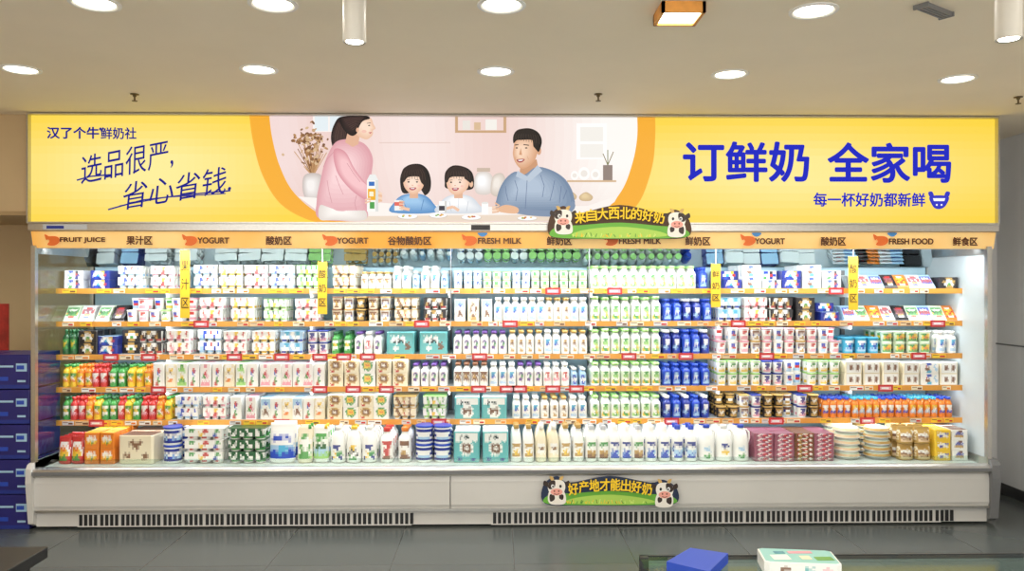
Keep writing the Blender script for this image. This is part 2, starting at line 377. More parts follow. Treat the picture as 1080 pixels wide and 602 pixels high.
# Row 4
fill(4,64,112,'juice_bottles',[jy,jo,jr,jo],rows=4,run=2)
fill(4,113,160,'juice_bottles',[jg,jy,jo],rows=4,run=2)
fill(4,161,272,'milk_cartons',[bxw,bxy,bxg,bxw,bxp],rows=4)
fill(4,274,342,'milk_cartons',[bxp,bxw],rows=4)
fill(4,345,430,'round_logo_cartons',[bxgo,bxgo,bxgr],stack=2,rows=3,miss=.1)
fill(4,433,472,'purple_cap_milk_bottles',[mpur],rows=4)
fill(4,478,515,'brown_cap_milk_bottles',[mbr],rows=4)
fill(4,516,620,'blue_label_yogurt_bottles',[mw,mpur,mred,small_b],rows=4,run=3)
fill(4,623,698,'green_cap_milk_bottles',[mg2],rows=4)
fill(4,699,750,'blue_milk_bottles',[bl],rows=4)
fill(4,756,888,'green_yogurt_cups',[cg,cg,cpu,cw],stack=2,rows=4,run=2,miss=.08)
fill(4,890,950,'brown_milk_cartons',[bbro],stack=2,rows=3)
fill(4,951,1012,'brown_milk_cartons',[bbro,bwide],stack=2,rows=3,miss=.1)
# Row 5
fill(5,64,180,'juice_bottles',[jg,jr,jr,jo,jy,jg,jg,jr,jy],rows=4,run=1)
fill(5,182,240,'yogurt_cup_packs',[pk1,pk2],stack=2,rows=4)
fill(5,241,272,'milk_cartons',[bxw,bxp],rows=4)
fill(5,274,342,'milk_cartons',[bxb,bxw,bxy],rows=4)
fill(5,345,410,'round_logo_cartons',[bxgo,bxgr],stack=2,rows=3)
fill(5,411,474,'yogurt_cup_packs',[pk4,pk3],stack=2,rows=4)
fill(5,478,536,'milk_gift_boxes',[pbox(.2,.14,.18,'t','w',['wwwwwwwwww','wwkwkkwwww','tttwwwwttt','ttwddddwtt','ttwdwwdwtt','tttwwwwttt'])],rows=2)
fill(5,540,620,'blue_label_yogurt_bottles',[mw,mgold],rows=4,run=3)
fill(5,623,698,'green_cap_milk_bottles',[mg,mg2],rows=4)
fill(5,699,750,'blue_milk_bottles',[bl2,bl],rows=4)
fill(5,756,866,'dark_yogurt_cups',[ck,ck,cgo,cpu],stack=2,rows=4,miss=.08)
fill(5,868,1006,'orange_drink_bottles',[ob,ob2],rows=4,run=4)
# Row 6 (well)
fill(6,60,86,'fruit_pouches',[pouch(.1,.06,.21,'r',['rrwwwwrr','rwooowwr','rwyyyywr','rrgggrrr'])],rows=4)
fill(6,87,121,'orange_juice_cartons',[pbox(.11,.1,.12,'o','y',['ooooooo','owwwwwo','oyygyyo','ooooooo'])],stack=2,rows=4)
fill(6,122,165,'cardboard_milk_boxes',[bcream],rows=2)
fill(6,167,190,'blue_lid_yogurt_tubs',[cup(.068,.072,.14,'w','b',['wnnnnnnw','wwwwwwww','wllbblll','nnnnnnnn'])],stack=2,rows=2)
fill(6,191,237,'yogurt_cup_packs',[cuppack(3,.05,.09,'w','w',['wwggww','wwrrww'],['wwggwwwwrrwwwggw','wwwwwwyywwwwbbww'])],stack=3,rows=4)
fill(6,238,281,'green_yogurt_packs',[cuppack(3,.048,.09,'w','v',['wggggw','gggggg'],['wvvwvvvvwvvvwvvw','vwwvvwwvvwwvwwvv'])],stack=3,rows=4)
fill(6,282,311,'milk_powder_pouches',[pouch(.2,.09,.31,'w',['wwwwwwww','wwbbbbww','wwwwwwww','wllccllw','lbbccbbl','bbbbbbbb'])],rows=3)
fill(6,312,346,'yogurt_pouches',[pouch(.12,.08,.28,'m',['mmmggmmm','mwwwwwwm','mmgwwgmm','wwwggwww','mGggggGm'],spout='g'),pouch(.12,.08,.28,'w',['wwggggww','wwwwwwww','wwvvvvww','wllllllw','GGGGGGGG'],spout='y')],rows=4)
j1=jug(.058,.28,'w','w',['wwwnnwww','wwwwwwww','wwwyggww','wwnwwnww']); j2=jug(.058,.28,'y','w',['wwwyywww','wwwkkwww','wwkwwkww','wwwggwww'])
fill(6,347,397,'milk_jugs',[j1,j2],rows=4)
fill(6,398,436,'milk_bottles_tall',[bottle(.05,.27,'r','w',['wwrrrrww','wwwwrrww','wwwrrwww','wwwrrwww','wwddddww'],neck=.5),bottle(.05,.27,'o','w',['wwddddww','wwwwwwww','wwwaawww','wwddddww'],neck=.5)],rows=4)
fill(6,437,476,'blue_lid_yogurt_tubs',[cup(.066,.07,.142,'w','b',['nnnnnnnn','nwwwwwwn','nnwwwwnn','wwllllww','nnnnnnnn'])],stack=2,rows=3)
fill(6,478,537,'milk_gift_boxes',[bteal2],rows=2)
mt=bottle(.043,.29,'a','w',['wwaaaaww','wwwwwwww','wwwyywww','wwaaaaww'],neck=.45,capr=.5,hi=.5,lo=.15); mt2=bottle(.043,.29,'w','m',['mmwwwwmm','mmmddmmm','mmwwwwmm','mmmmmmmm'],neck=.45,capr=.5,hi=.5,lo=.15)
mt3=bottle(.046,.28,'w','w',['wwnnnnww','wwwwwwww','wwlbblww','wwbbbbww'],neck=.5,capr=.5,hi=.55); mt4=bottle(.046,.28,'s','w',['wwggggww','wwwwwwww','wwaaaaww','wwddddww'],neck=.5,capr=.5,hi=.55)
mt5=bottle(.046,.28,'b','w',['wwnnnnww','wnwwwwnw','wllllllw','wwbbbbww'],neck=.5,capr=.5,hi=.55)
fill(6,538,617,'tall_milk_bottles',[mt,mt2],rows=4,run=2)
fill(6,618,680,'tall_milk_bottles',[mt4,mt3],rows=4,run=2)
fill(6,681,737,'tall_milk_bottles',[mt3,mt5],rows=4,run=2)
fill(6,738,793,'milk_jugs',[jug(.062,.28,'b','w',['wwwwwwww','wwwllwww','wwwwwwww','wwwggwww']),jug(.062,.28,'w','w',['wwwnnwww','wwwwwwww','wwwyywww','wwwwwwww'])],rows=4)
fill(6,796,838,'stacked_snack_boxes',[bpinkstk],stack=6,rows=3,gap=1.0)
fill(6,839,880,'stacked_snack_boxes',[bdrk,bpinkstk],stack=6,rows=3,gap=1.0)
fill(6,883,948,'round_food_trays',[tray(.105,.05,'f','w','m'),tray(.105,.05,'a','e','w')],stack=5,rows=2,gap=1.0,yoff=.02)
fill(6,949,985,'bagged_buns',[pouch(.13,.1,.13,'a',['mmaaaamm','aawwwwaa','maddddam','aaffffaa'])],stack=2,rows=3)
fill(6,986,1022,'yellow_cheese_packs',[pbox(.125,.1,.08,'y','y',['yyyyyyyy','ywwwwbby','ywbbwwwy','yyyyyyyy']),pbox(.125,.1,.08,'w','d',['wwwddwww','wbbbbbww','waaaaaww','wwwwwwww'])],stack=3,rows=3)
for n,a in GR.items(): a.obj(n,M_PROD)
# ------------------------------------------------------------------ refrigerated display case
case=empty('refrigerated_display_case')
XL,XR=X(34),X(1045); 
SXL,SXR=X(60,SH_Y),X(1016,SH_Y)
zh=Z(262); zt=Z(236.5)
boxobj('back_panel',(XL+.03,XR-.03,.87,.92,.1,zt),M_BACK,case)
a=Acc(); a.face([(SXL,.83,1.98),(SXR,.83,1.98),(SXR,.62,2.255),(SXL,.62,2.255)],'w'); a.obj('canopy_mirror',M_MIRROR,case)
boxobj('canopy_top',(XL,XR,.02,.92,zt-.03,zt-.002),M_WHITE,case)
profile_obj('canopy_nose',[(-.03,zt-.002),(-.03,zt-.05),(.0,zt-.055),(.03,zh),(.09,zh),(.12,zt-.03)],X(32),X(1051),M_CHROME,case)
a=Acc(); a.face([(X(33),-.004,zt-.058),(X(33),.026,zh+.002),(X(1050),.026,zh+.002),(X(1050),-.004,zt-.058)],'w'); 
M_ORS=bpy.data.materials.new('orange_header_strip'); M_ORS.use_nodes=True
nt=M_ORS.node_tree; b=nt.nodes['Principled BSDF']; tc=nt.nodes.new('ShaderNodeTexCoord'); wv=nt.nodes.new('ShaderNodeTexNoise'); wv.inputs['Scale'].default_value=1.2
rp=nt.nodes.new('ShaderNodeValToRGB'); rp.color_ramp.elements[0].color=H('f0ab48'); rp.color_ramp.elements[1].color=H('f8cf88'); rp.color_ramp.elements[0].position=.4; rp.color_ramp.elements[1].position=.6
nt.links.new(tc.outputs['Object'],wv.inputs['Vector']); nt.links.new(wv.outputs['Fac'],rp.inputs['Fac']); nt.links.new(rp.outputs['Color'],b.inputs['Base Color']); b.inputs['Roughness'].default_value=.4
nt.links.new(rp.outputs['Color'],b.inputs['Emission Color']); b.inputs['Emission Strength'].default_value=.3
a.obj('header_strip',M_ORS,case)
a=Acc(); a.box(X(48),X(94),-.034,-.03,Z(243),Z(237.5),'s'); a.box(X(497),X(517),-.034,-.03,Z(243),Z(237.5),'k'); a.box(X(52),X(70),-.036,-.033,Z(242),Z(239),'n'); a.obj('controller_labels',M_PRINT,case)
boxobj('canopy_led_tube',(SXL,SXR,.14,.165,zh+.02,zh+.035),M_LED,case)
tags=Acc(); shelves=Acc(); strips=Acc(); leds=Acc(); brk=Acc()
M_STRIP=mat('price_rail_orange','#dd9a42',.35,noise=.15,nscale=3)
for r in range(1,6):
    z=SZ[r]; shelves.box(SXL,SXR,SH_Y,SH_BACK,z-.018,z)
    shelves.box(SXL,SXR,SH_Y,SH_Y+.02,z-.03,z-.018)
    strips.box(SXL,SXR,SH_Y-.012,SH_Y,z-.038,z+.004)
    leds.box(SXL+.02,SXR-.02,SH_Y+.03,SH_Y+.045,z-.032,z-.02)
    x=SXL+.05
    while x<SXR-.14:
        w=random.choice([.07,.09,.09,.11])
        c=random.choice(['w','m','m','f','e','y','y'])
        tags.box(x,x+w,SH_Y-.016,SH_Y-.013,z-.034,z-.003,c)
        tags.box(x+.006,x+w*.5,SH_Y-.0172,SH_Y-.016,z-.014,z-.009,'d'); tags.box(x+w*.55,x+w-.008,SH_Y-.0172,SH_Y-.016,z-.028,z-.014,random.choice(['r','d','o','o','r']))
        x+=w+random.choice([.01,.02,.05,.08,.16])
    for px in (185,333,475,621,752,888):
        xx=X(px,SH_Y+.2); brk.box(xx-.006,xx+.006,SH_Y+.03,SH_BACK+.01,z-.07,z-.018)
for px,r in [(437,2),(330,3),(355,3),(290,3),(497,4),(527,4),(540,4),(575,4),(365,4),(455,5),(800,3),(906,5),(498,3),(715,3),(575,1),(810,5),(873,1),(110,3),(290,5),(205,2),(380,3),(240,3),(150,3),(600,4),(400,4),(330,4),(655,3),(640,1),(770,2),(840,4),(925,4),(160,4),(980,2),(530,2),(95,5),(700,5),(960,3)]:
    z=SZ[r]; xx=X(px,SH_Y); w=.12
    tags.box(xx,xx+w,SH_Y-.021,SH_Y-.018,z-.045,z+.010,'r'); tags.box(xx+.015,xx+w-.015,SH_Y-.0225,SH_Y-.021,z-.032,z-.006,'p'); tags.box(xx+.025,xx+w-.035,SH_Y-.0235,SH_Y-.0225,z-.024,z-.012,'w')
shelves.obj('shelves',M_SHELF,case); strips.obj('price_rails',M_STRIP,case); tags.obj('price_tags',M_PRINT,case); leds.obj('shelf_led_tubes',M_LED,case); brk.obj('shelf_brackets',M_WHITE,case)
upr=Acc()
for px in (185,333,475,621,752,888): 
    xx=X(px,.86); upr.box(xx-.015,xx+.015,.84,.87,.44,1.95)
for px in (475.5,621.5): 
    xx=X(px,.3); upr.box(xx-.004,xx+.004,.30,.308,SZ[2],zt-.04)
upr.obj('rear_uprights_and_banner_rods',M_GREY,case)
boxobj('well_deck',(XL+.03,XR-.03,.10,.87,.40,.444),M_WHITE,case)
zb0=Z(500); zb1=Z(535.5)
profile_obj('front_panel_left',[(0,zb0),(-.012,zb0-.05),(-.012,zb1+.03),(0.0,zb1),(.1,zb1),(.1,zb0)],XL,X(474.5),M_PANEL,case)
profile_obj('front_panel_right',[(0,zb0),(-.012,zb0-.05),(-.012,zb1+.03),(0.0,zb1),(.1,zb1),(.1,zb0)],X(475.5),XR,M_PANEL,case)
profile_obj('bumper_rail',[(-.035,.405),(-.04,.43),(-.03,.452),(0,.462),(.03,.462),(.1,.445),(.1,.39),(0,.39),(-.02,.392)],XL-.02,XR+.02,M_CHROME,case)
boxobj('bumper_strip',(XL-.02,XR+.02,-.046,-.03,.413,.438),M_GREY,case)
boxobj('well_glass_lip',(XL+.03,XR-.03,.105,.11,.445,.50),M_GLASS,case)
boxobj('lower_trim',(XL,XR,-.014,.06,zb1-.018,zb1),M_CHROME,case)
boxobj('kick_plate',(XL+.02,XR-.02,.02,.06,.018,zb1-.015),M_PANEL,case)
boxobj('base_body',(XL+.02,XR-.02,.06,.87,.05,.40),M_GREY,case)
v=Acc()
def vents(p0,p1):
    p=p0
    while p<p1:
        for k in range(4):
            xx=X(p+k*5.2,.02); v.box(xx,xx+.024,.012,.021,Z(551.5,.02),Z(540,.02))
        p+=22.2
vents(84,430); vents(520,988); v.obj('vent_slots',M_DARK,case)
v=Acc()
for p0,p1 in ((82,434),(518,992)):
    v.box(X(p0,.02),X(p1,.02),.014,.02,Z(553,.02),Z(538.5,.02))
v.obj('vent_frames',M_PANEL,case)
v=Acc()
for px in (60,250,460,490,700,900,1025):
    xx=X(px); v.box(xx-.03,xx+.03,.08,.14,0,.06)
v.obj('feet',M_DARK,case)
M_END=mat('end_panel_white','#c3cccf',.4,noise=.03,nscale=4)
def endpanel(n,x0,x1,pane):
    a=Acc(); a.box(x0,x1,.0,.04,.45,zh+.02); a.box(x0,x1,.86,.92,.0,zt-.03); a.box(x0,x1,.04,.86,.40,.50); a.box(x0,x1,.04,.86,zh-.04,zt-.03); a.obj(n+'_frame',M_CHROME,case)
    boxobj(n+'_pane',(x0+(x1-x0)*.3,x0+(x1-x0)*.7,.04,.86,.5,zh-.04),pane,case)
endpanel('end_panel_left',XL-.01,XL+.02,M_GLASS); endpanel('end_panel_right',XR-.025,XR+.01,M_END)
for n,x0,x1 in (('cheek_left',XL-.02,XL+.02),('cheek_right',XR-.02,XR+.045)):
    profile_obj(n,[(-.05,.46),(-.055,.36),(-.02,.05),(.05,.015),(.92,.015),(.92,.5),(0,.5),(-.03,.49)],x0,x1,M_GREY if 'right' in n else M_PANEL,case)
def text(s,cx,cy,wpx,y,m,parent,hpx=None,rot=0,shear=0,off=0,name='text',space=1.0,bold=0):
    c=bpy.data.curves.new(name,'FONT'); c.body=s; c.align_x='CENTER'; c.align_y='CENTER'; c.size=1; c.shear=shear; c.offset=off; c.space_line=space
    c.extrude=.002; c.materials.append(m); o=bpy.data.objects.new(name,c); scene.collection.objects.link(o)
    bpy.context.view_layer.update(); dx,dy=max(o.dimensions.x,.01),max(o.dimensions.y,.01)
    k=(D+y)/F; sx=(wpx-2*bold)*k/dx; sy=(hpx-2*bold)*k/dy if hpx else sx
    bb=o.bound_box; mx=(bb[0][0]+bb[6][0])/2; my=(bb[0][1]+bb[6][1])/2
    cr,sr=math.cos(rot),math.sin(rot); ox,oz=mx*sx,my*sy
    offs=[(0,0)]
    if bold: offs=[(bold*math.cos(t*math.pi/4),bold*math.sin(t*math.pi/4)) for t in range(8)]+[(0,0)]
    for i,(ax,ay) in enumerate(offs):
        q=o if i==0 else bpy.data.objects.new(name,c)
        if i: scene.collection.objects.link(q)
        x,z=W(cx+ax,cy+ay,y)
        q.scale=(sx,sy,.5); q.rotation_euler=(math.pi/2,-rot,0)
        q.location=(x-(ox*cr-oz*sr),y-.00005*i,z-(ox*sr+oz*cr)); q.parent=parent
    return o
M_TXB=mat('brown_text','#5a2f0c',.5); M_TXK=mat('dark_text','#2a2320',.5)
for px,s,p0,p1 in ((195,'果\n汁\n区',264,335),(340,'酸\n奶\n区',276,331),(755,'鲜\n奶\n区',278,324),(900,'酸\n奶\n区',270,327)):
    y=.30; a=Acc(); a.box(X(px-5,y),X(px+5,y),y,y+.003,Z(p1,y),Z(p0,y),'#e8b92a'); a.box(X(px-.5,y),X(px+.5,y),y,y+.002,Z(p0,y),zt-.04,'s')
    a.obj('category_banner',M_PRINT,case); text(s,px,(p0+p1)/2,8,y-.002,M_TXK,case,hpx=(p1-p0)*.7,name='banner_text',space=1.5)
hdr=[('FRUIT JUICE',87,47),('果汁区',147,27),('YOGURT',225,33),('酸奶区',294,27),('YOGURT',372,33),('谷物酸奶区',432,46),('FRESH MILK',527,46),('鲜奶区',590,27),
     ('FRESH MILK',675,45),('鲜奶区',736,27),('YOGURT',812,32),('酸奶区',879,27),('FRESH FOOD',961,48),('鲜食区',1018,27)]
for s,cx,w in hdr:
    text(s,cx,253.2+(cx/1080)*1.5,w,-.012,M_TXB,case,hpx=(6.5 if s[0]<'z' else 9.5),name='header_text',bold=.3)
# ------------------------------------------------------------------ 2-D print helper
def cr_spline(P,n=5,closed=True):
    out=[]; N=len(P)
    for i in range(N if closed else N-1):
        if closed: p0,p1,p2,p3=P[i-1],P[i],P[(i+1)%N],P[(i+2)%N]
        else: p0,p1,p2,p3=P[max(i-1,0)],P[i],P[i+1],P[min(i+2,N-1)]
        for k in range(n):
            t=k/n
            out.append(tuple(.5*((2*p1[d])+(-p0[d]+p2[d])*t+(2*p0[d]-5*p1[d]+4*p2[d]-p3[d])*t*t+(-p0[d]+3*p1[d]-3*p2[d]+p3[d])*t**3) for d in (0,1)))
    if not closed: out.append(P[-1])
    return out
class Art:
    def __init__(s,y0): s.a=Acc(); s.y=y0; s.k=0
    def poly(s,P,c):
        s.k+=1; y=s.y-.00008*s.k
        s.a.face([(lambda q:(q[0],y,q[1]))(W(px,py,y)) for px,py in P],c)
    def blob(s,P,c,n=5): s.poly(cr_spline(P,n),c)
    def sblob(s,P,c0,c1,sh=(-.4,-.4),n=5,steps=9,amt=.75):
        P=cr_spline(P,n); cx=sum(p[0] for p in P)/len(P); cy=sum(p[1] for p in P)/len(P); c0,c1=col(c0),col(c1)
        for i in range(steps):
            f=1-amt*i/steps; s.poly([(cx+(x-cx)*f+sh[0]*i*.75,cy+(y-cy)*f+sh[1]*i*.75) for x,y in P],mixc(c0,c1,i/(steps-1)))
    def ell(s,cx,cy,rx,ry,c,rot=0,n=20):
        s.poly([(cx+rx*math.cos(t)*math.cos(rot)-ry*math.sin(t)*math.sin(rot),cy+rx*math.cos(t)*math.sin(rot)+ry*math.sin(t)*math.cos(rot)) for t in [2*math.pi*i/n for i in range(n)]],c)
    def rect(s,x0,y0,x1,y1,c): s.poly([(x0,y1),(x1,y1),(x1,y0),(x0,y0)],c)
    def line(s,P,w,c):
        for (a,b),(d,e) in zip(P[:-1],P[1:]):
            L=math.hypot(d-a,e-b) or 1; nx,ny=-(e-b)/L*w/2,(d-a)/L*w/2
            s.poly([(a+nx,b+ny),(d+nx,e+ny),(d-nx,e-ny),(a-nx,b-ny)],c)
    def strands(s,A,B,n,c,w=.45,bend=2):
        for i in range(n):
            t=(i+.5)/n; (a0,a1),(b0,b1)=A,B
            p=(a0[0]+(a1[0]-a0[0])*t,a0[1]+(a1[1]-a0[1])*t); q=(b0[0]+(b1[0]-b0[0])*t,b0[1]+(b1[1]-b0[1])*t)
            m=((p[0]+q[0])/2+random.uniform(-.4,.4)+bend*(t-.5),(p[1]+q[1])/2-bend*.5); s.line([p,m,q],w,c)
# ------------------------------------------------------------------ lightbox sign
sign=empty('illuminated_lightbox_sign')
CEIL=3.105
lx0,lx1=X(31),X(1051); lz0=zt; lz1=CEIL-.006
boxobj('lightbox_body',(lx0,lx1,.004,.30,lz0,lz1),M_WHITE,sign)
fr_=Acc(); t=.012
fr_.box(lx0,lx1,-.04,.004,lz0,lz0+t); fr_.box(lx0,lx1,-.04,.004,lz1-t,lz1); fr_.box(lx0,lx0+t,-.04,.004,lz0+t,lz1-t); fr_.box(lx1-t,lx1,-.04,.004,lz0+t,lz1-t)
fr_.obj('lightbox_frame',M_CHROME,sign)
g=Acc(); nx,nz=120,14; Y1,Y2=H('fdd428'),H('fff2a6')
for i in range(nx):
    for j in range(nz):
        xa=lx0+t+(lx1-lx0-2*t)*i/nx; xb=lx0+t+(lx1-lx0-2*t)*(i+1)/nx; za=lz0+t+(lz1-lz0-2*t)*j/nz; zb_=lz0+t+(lz1-lz0-2*t)*(j+1)/nz
        u=(i+.5)/nx; v_=(j+.5)/nz
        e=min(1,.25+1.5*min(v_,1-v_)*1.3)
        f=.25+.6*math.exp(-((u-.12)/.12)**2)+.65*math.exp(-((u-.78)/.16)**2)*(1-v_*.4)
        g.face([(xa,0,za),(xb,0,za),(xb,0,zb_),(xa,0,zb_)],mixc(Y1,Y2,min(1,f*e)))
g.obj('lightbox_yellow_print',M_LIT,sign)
A=Art(-.0005)
A.poly(cr_spline([(263,121.5),(267,150),(277,185),(296,215),(326,232),(350,234.2),(420,234.3),(560,234.3),(640,234.2),(660,226),(676,210),(688,175),(691,145),(691,122)],6,False),'#f8b034')
inner=[(284,121.5),(287,145),(295,175),(310,203),(338,226),(370,233.8),(480,234),(590,233.8),(632,225),(655,202),(667,172),(672,145),(672,122)]
IN=cr_spline(inner,8,False)
A.poly(IN,'#f0dcd6')
def edges(py):
    L=[p for p in IN if p[0]<480]; R=[p for p in IN if p[0]>=480]
    def at(S):
        S=sorted(S,key=lambda p:p[1])
        for p,q in zip(S[:-1],S[1:]):
            if p[1]<=py<=q[1]: return p[0]+(q[0]-p[0])*(py-p[1])/max(1e-6,q[1]-p[1])
        return S[0][0] if py<S[0][1] else S[-1][0]
    return at(L),at(R)
NB=34; ys=[122+j*(232-122)/NB for j in range(NB+1)]; yb_=A.y-.00018
for j in range(NB):
    (l0,r0),(l1,r1)=edges(ys[j]),edges(ys[j+1])
    for i in range(40):
        q=[(l0+(r0-l0)*i/40,ys[j]),(l0+(r0-l0)*(i+1)/40,ys[j]),(l1+(r1-l1)*(i+1)/40,ys[j+1]),(l1+(r1-l1)*i/40,ys[j+1])]
        u=(q[0][0]+q[2][0])/2; vv=(ys[j]+ys[j+1])/2
        c=mixc(H('f0d3cc'),H('fffaf5'),min(1,max(0,(u-530)/110))); c=mixc(c,H('fae9e4'),math.exp(-((u-440)/55)**2)*.9); c=mixc(c,H('f8e6e6'),.5*math.exp(-((u-300)/25)**2))
        c=mixc(c,H('dbbab0'),.25*max(0,(vv-175)/50))
        P=[W(a_,b_,yb_) for a_,b_ in q[::-1]]; A.a.face([(p[0],yb_,p[1]) for p in P],c)
A.k=5
# kitchen background
A.rect(608,130,640,168,'#fffefc'); A.rect(612,134,636,149,'#f5f1ea'); A.rect(612,152,636,166,'#f5f1ea')
A.rect(330,122,364,139,'#fbf4f0'); A.rect(332,123,346,138,'#e6f0f4'); A.rect(348,123,362,138,'#e6f0f4')
A.rect(480,122,483,140,'#cda67e'); A.rect(480,137.5,534,140,'#cda67e'); A.rect(531,122,534,140,'#cda67e'); A.rect(488,127,496,137,'#ece6de'); A.rect(500,129,507,137,'#dcbd98'); A.rect(512,126,524,137,'#f6f2ea')
A.rect(400,150,475,151,'#e8cdc4'); A.sblob([(500,192),(504,182),(516,182),(521,192),(517,204),(503,204)],'#dcd2ca','#ffffff'); A.rect(503,177,517,181,'#cdb8a6')
A.sblob([(520,186),(530,183),(534,195),(529,207),(518,204)],'#d3c5b8','#f3ebe2')
A.rect(598,190,650,192,'#d9b894')
for q in ((606,185,4),(616,183,6),(628,184,5)): A.ell(q[0],q[1],q[2],q[2]+1,'#fffdfa'); A.ell(q[0],q[1],q[2]*.6,q[2]*.6,'#efe8e0')
A.rect(636,174,646,190,'#94837a'); A.line([(641,174),(636,162)],.9,'#8a7b52'); A.line([(641,174),(647,160)],.9,'#8a7b52'); A.line([(641,174),(641,158)],.9,'#6a7b42')
for q in ((600,206,8,5,'#f6e7c8'),(618,207,7,4.5,'#e9d0a2'),(575,0,0,0,'w')):
    if q[2]: A.sblob([(q[0]-q[2],q[1]),(q[0],q[1]-q[3]),(q[0]+q[2],q[1]),(q[0]+q[2]*.7,q[1]+q[3]),(q[0]-q[2]*.7,q[1]+q[3])],'#d0b48c',q[4],steps=5)
# dried flowers + vase
for i in range(34):
    an=random.uniform(-1.1,.9); L=random.uniform(12,36)
    A.line([(330,186),(330+math.sin(an)*L*.7,186-math.cos(an)*L*1.3)],.8,random.choice(['#a9794c','#8c6038','#c79a6c']))
for i in range(130):
    A.ell(random.gauss(328,8),random.gauss(153,9),random.uniform(.8,2.2),random.uniform(1,2.6),random.choice(['#a9794c','#b98b5e','#8d6440','#7a5234','#c9a27a','#d9b890']),rot=random.random()*3,n=7)
A.sblob([(322,184),(338,184),(341,198),(337,212),(324,212),(319,198)],'#c9bdb8','#f8f3f0')
# table
A.poly([(314,207),(350,210),(420,215),(520,218),(620,217),(652,206),(648,213),(632,224),(590,232),(370,232),(340,226)],'#fbf4ee')
A.poly([(366,228),(600,226),(628,225),(590,233),(370,233)],'#ecd9c6')
# woman
A.sblob([(360,123),(352,132),(349,146),(353,160),(360,165),(366,150),(372,136),(378,128)],'#1a1214','#3c2826',amt=.6)
A.strands(((356,130),(366,126)),((352,158),(362,160)),7,'#574039')
A.sblob([(352,152),(362,147),(375,148),(386,153),(393,166),(392,182),(389,200),(387,218),(384,231),(338,231),(334,212),(338,190),(343,170)],'#e0a3ab','#fbd6d8',sh=(-.9,-1))
A.sblob([(338,216),(352,222),(372,224),(385,222),(384,232),(352,232),(337,231)],'#e6ddd6','#fffaf4')
A.poly([(368,134),(380,138),(378,152),(372,155),(364,150)],'#e6b596')
A.sblob([(367,124),(382,122.5),(391,124.5),(393.6,130.5),(396,135.4),(393.2,137.6),(393.4,140.5),(391.5,144),(386,147),(377,143),(369,135)],'#efc3a4','#fde2cc',sh=(.3,-.1))
A.sblob([(358,125),(366,122.3),(386,122.2),(390,125),(383,127.5),(379,133),(376,141),(370,143),(362,136)],'#150f10','#3a2826',amt=.5)
A.strands(((362,126),(372,138)),((384,123),(378,133)),7,'#574039')
A.line([(387,130),(391,129.6)],.6,'#5a4238'); A.ell(389.3,132.3,1.1,.55,'#302020'); A.poly([(388.6,139.6),(392.6,139.1),(390.4,141.1)],'#cf6a70'); A.ell(377,137,1.5,2.4,'#e8b493'); A.ell(384,138.5,2.6,1.6,'#f7c6b4')
A.sblob([(352,158),(364,160),(374,178),(388,196),(396,202),(394,211),(384,210),(368,198),(355,180)],'#dc95a0','#f8c6ca',amt=.5)
for P in ([(366,172),(373,183),(380,192)],[(354,185),(358,196),(362,205)],[(345,190),(347,202),(350,214)],[(341,176),(345,168),(352,160)],[(376,206),(374,214),(376,222)]): A.line(P,.5,'#d0909a')
A.blob([(388,199),(398,200),(403,206),(401,213),(394,214),(389,209)],'#f4cbae'); 
for k in range(4): A.line([(396+k*.3,203+k*2.6),(403,204+k*2.6)],1.7,'#ecbd9c' if k%2 else '#f8d8bf')
A.poly([(387,190),(399,190),(399,223),(387,223)],'#fbfbf6'); A.poly([(396,190),(399,190),(399,223),(396,223)],'#dfe0dc'); A.poly([(387,190),(399,190),(396,184),(390,184)],'#eef0ee'); A.rect(388,199,396,211,'#f3b21c'); A.rect(389,191.5,395,196,'#2f6fc0'); A.rect(390,213,395,220,'#4aa24a'); A.rect(389.5,202,394,207,'#fff6d8')
A.line([(385,211),(391,209)],1.8,'#f3c9ab'); A.line([(385,214),(391,212)],1.8,'#f3c9ab')
# girl
A.sblob([(422,192),(424,181),(431,174),(443,173),(451,179),(454.5,190),(453.5,201),(448,206),(444,200),(426,204)],'#161011','#30211f',amt=.5)
A.sblob([(413,224),(416,213),(424,206),(437,204),(448,206),(456,213),(459,224)],'#5b92c9','#a2cbee',sh=(-.3,-.5)); A.line([(424,210),(430,222)],.6,'#4d80b6'); A.line([(447,210),(444,222)],.6,'#4d80b6')
A.poly([(432,202),(441,202),(441,209),(432,209)],'#e6b596')
A.sblob([(425.5,190),(427,198),(433.5,204.3),(440,203.5),(446,197.5),(447.4,188),(442,181),(430,182)],'#efc0a0','#fee3d0',sh=(-.1,.1))
A.sblob([(423,191),(425,178.5),(436,173.2),(447,176),(451.5,186),(450,198),(447,192),(445,187.5),(438,186),(430,187),(426,192)],'#161011','#2c1d1a',amt=.25)
A.strands(((427,180),(446,178)),((425,188),(450,190)),9,'#4b3630',w=.4)
A.line([(429,189.7),(432.2,189.5)],.5,'#5a4238'); A.line([(438,189.5),(441.6,189.8)],.5,'#5a4238')
for ex in (430.9,439.8): A.ell(ex,191.8,1.1,.8,'#2a1c1a')
A.ell(435,195.3,.9,.5,'#e0a486'); A.blob([(431.8,198),(438.8,197.8),(437.2,200.2),(433.4,200.4)],'#b8505a'); A.rect(433.4,198.3,437.2,199.1,'#ffffff'); A.ell(428.8,196,1.6,1.1,'#f8c6b6'); A.ell(442,195.7,1.6,1.1,'#f8c6b6')
A.rect(416,211,425,222,'#f5f5f2'); A.rect(422.5,211,425,222,'#dcdcd8'); A.rect(416,213,425,217,'#e86a5a'); A.line([(423,219),(432,221)],3.2,'#f3c6a8')
for k in range(4): A.line([(421,212.5+2.4*k),(426.5,213+2.4*k)],1.5,'#f3c9ab' if k%2 else '#e8b797')
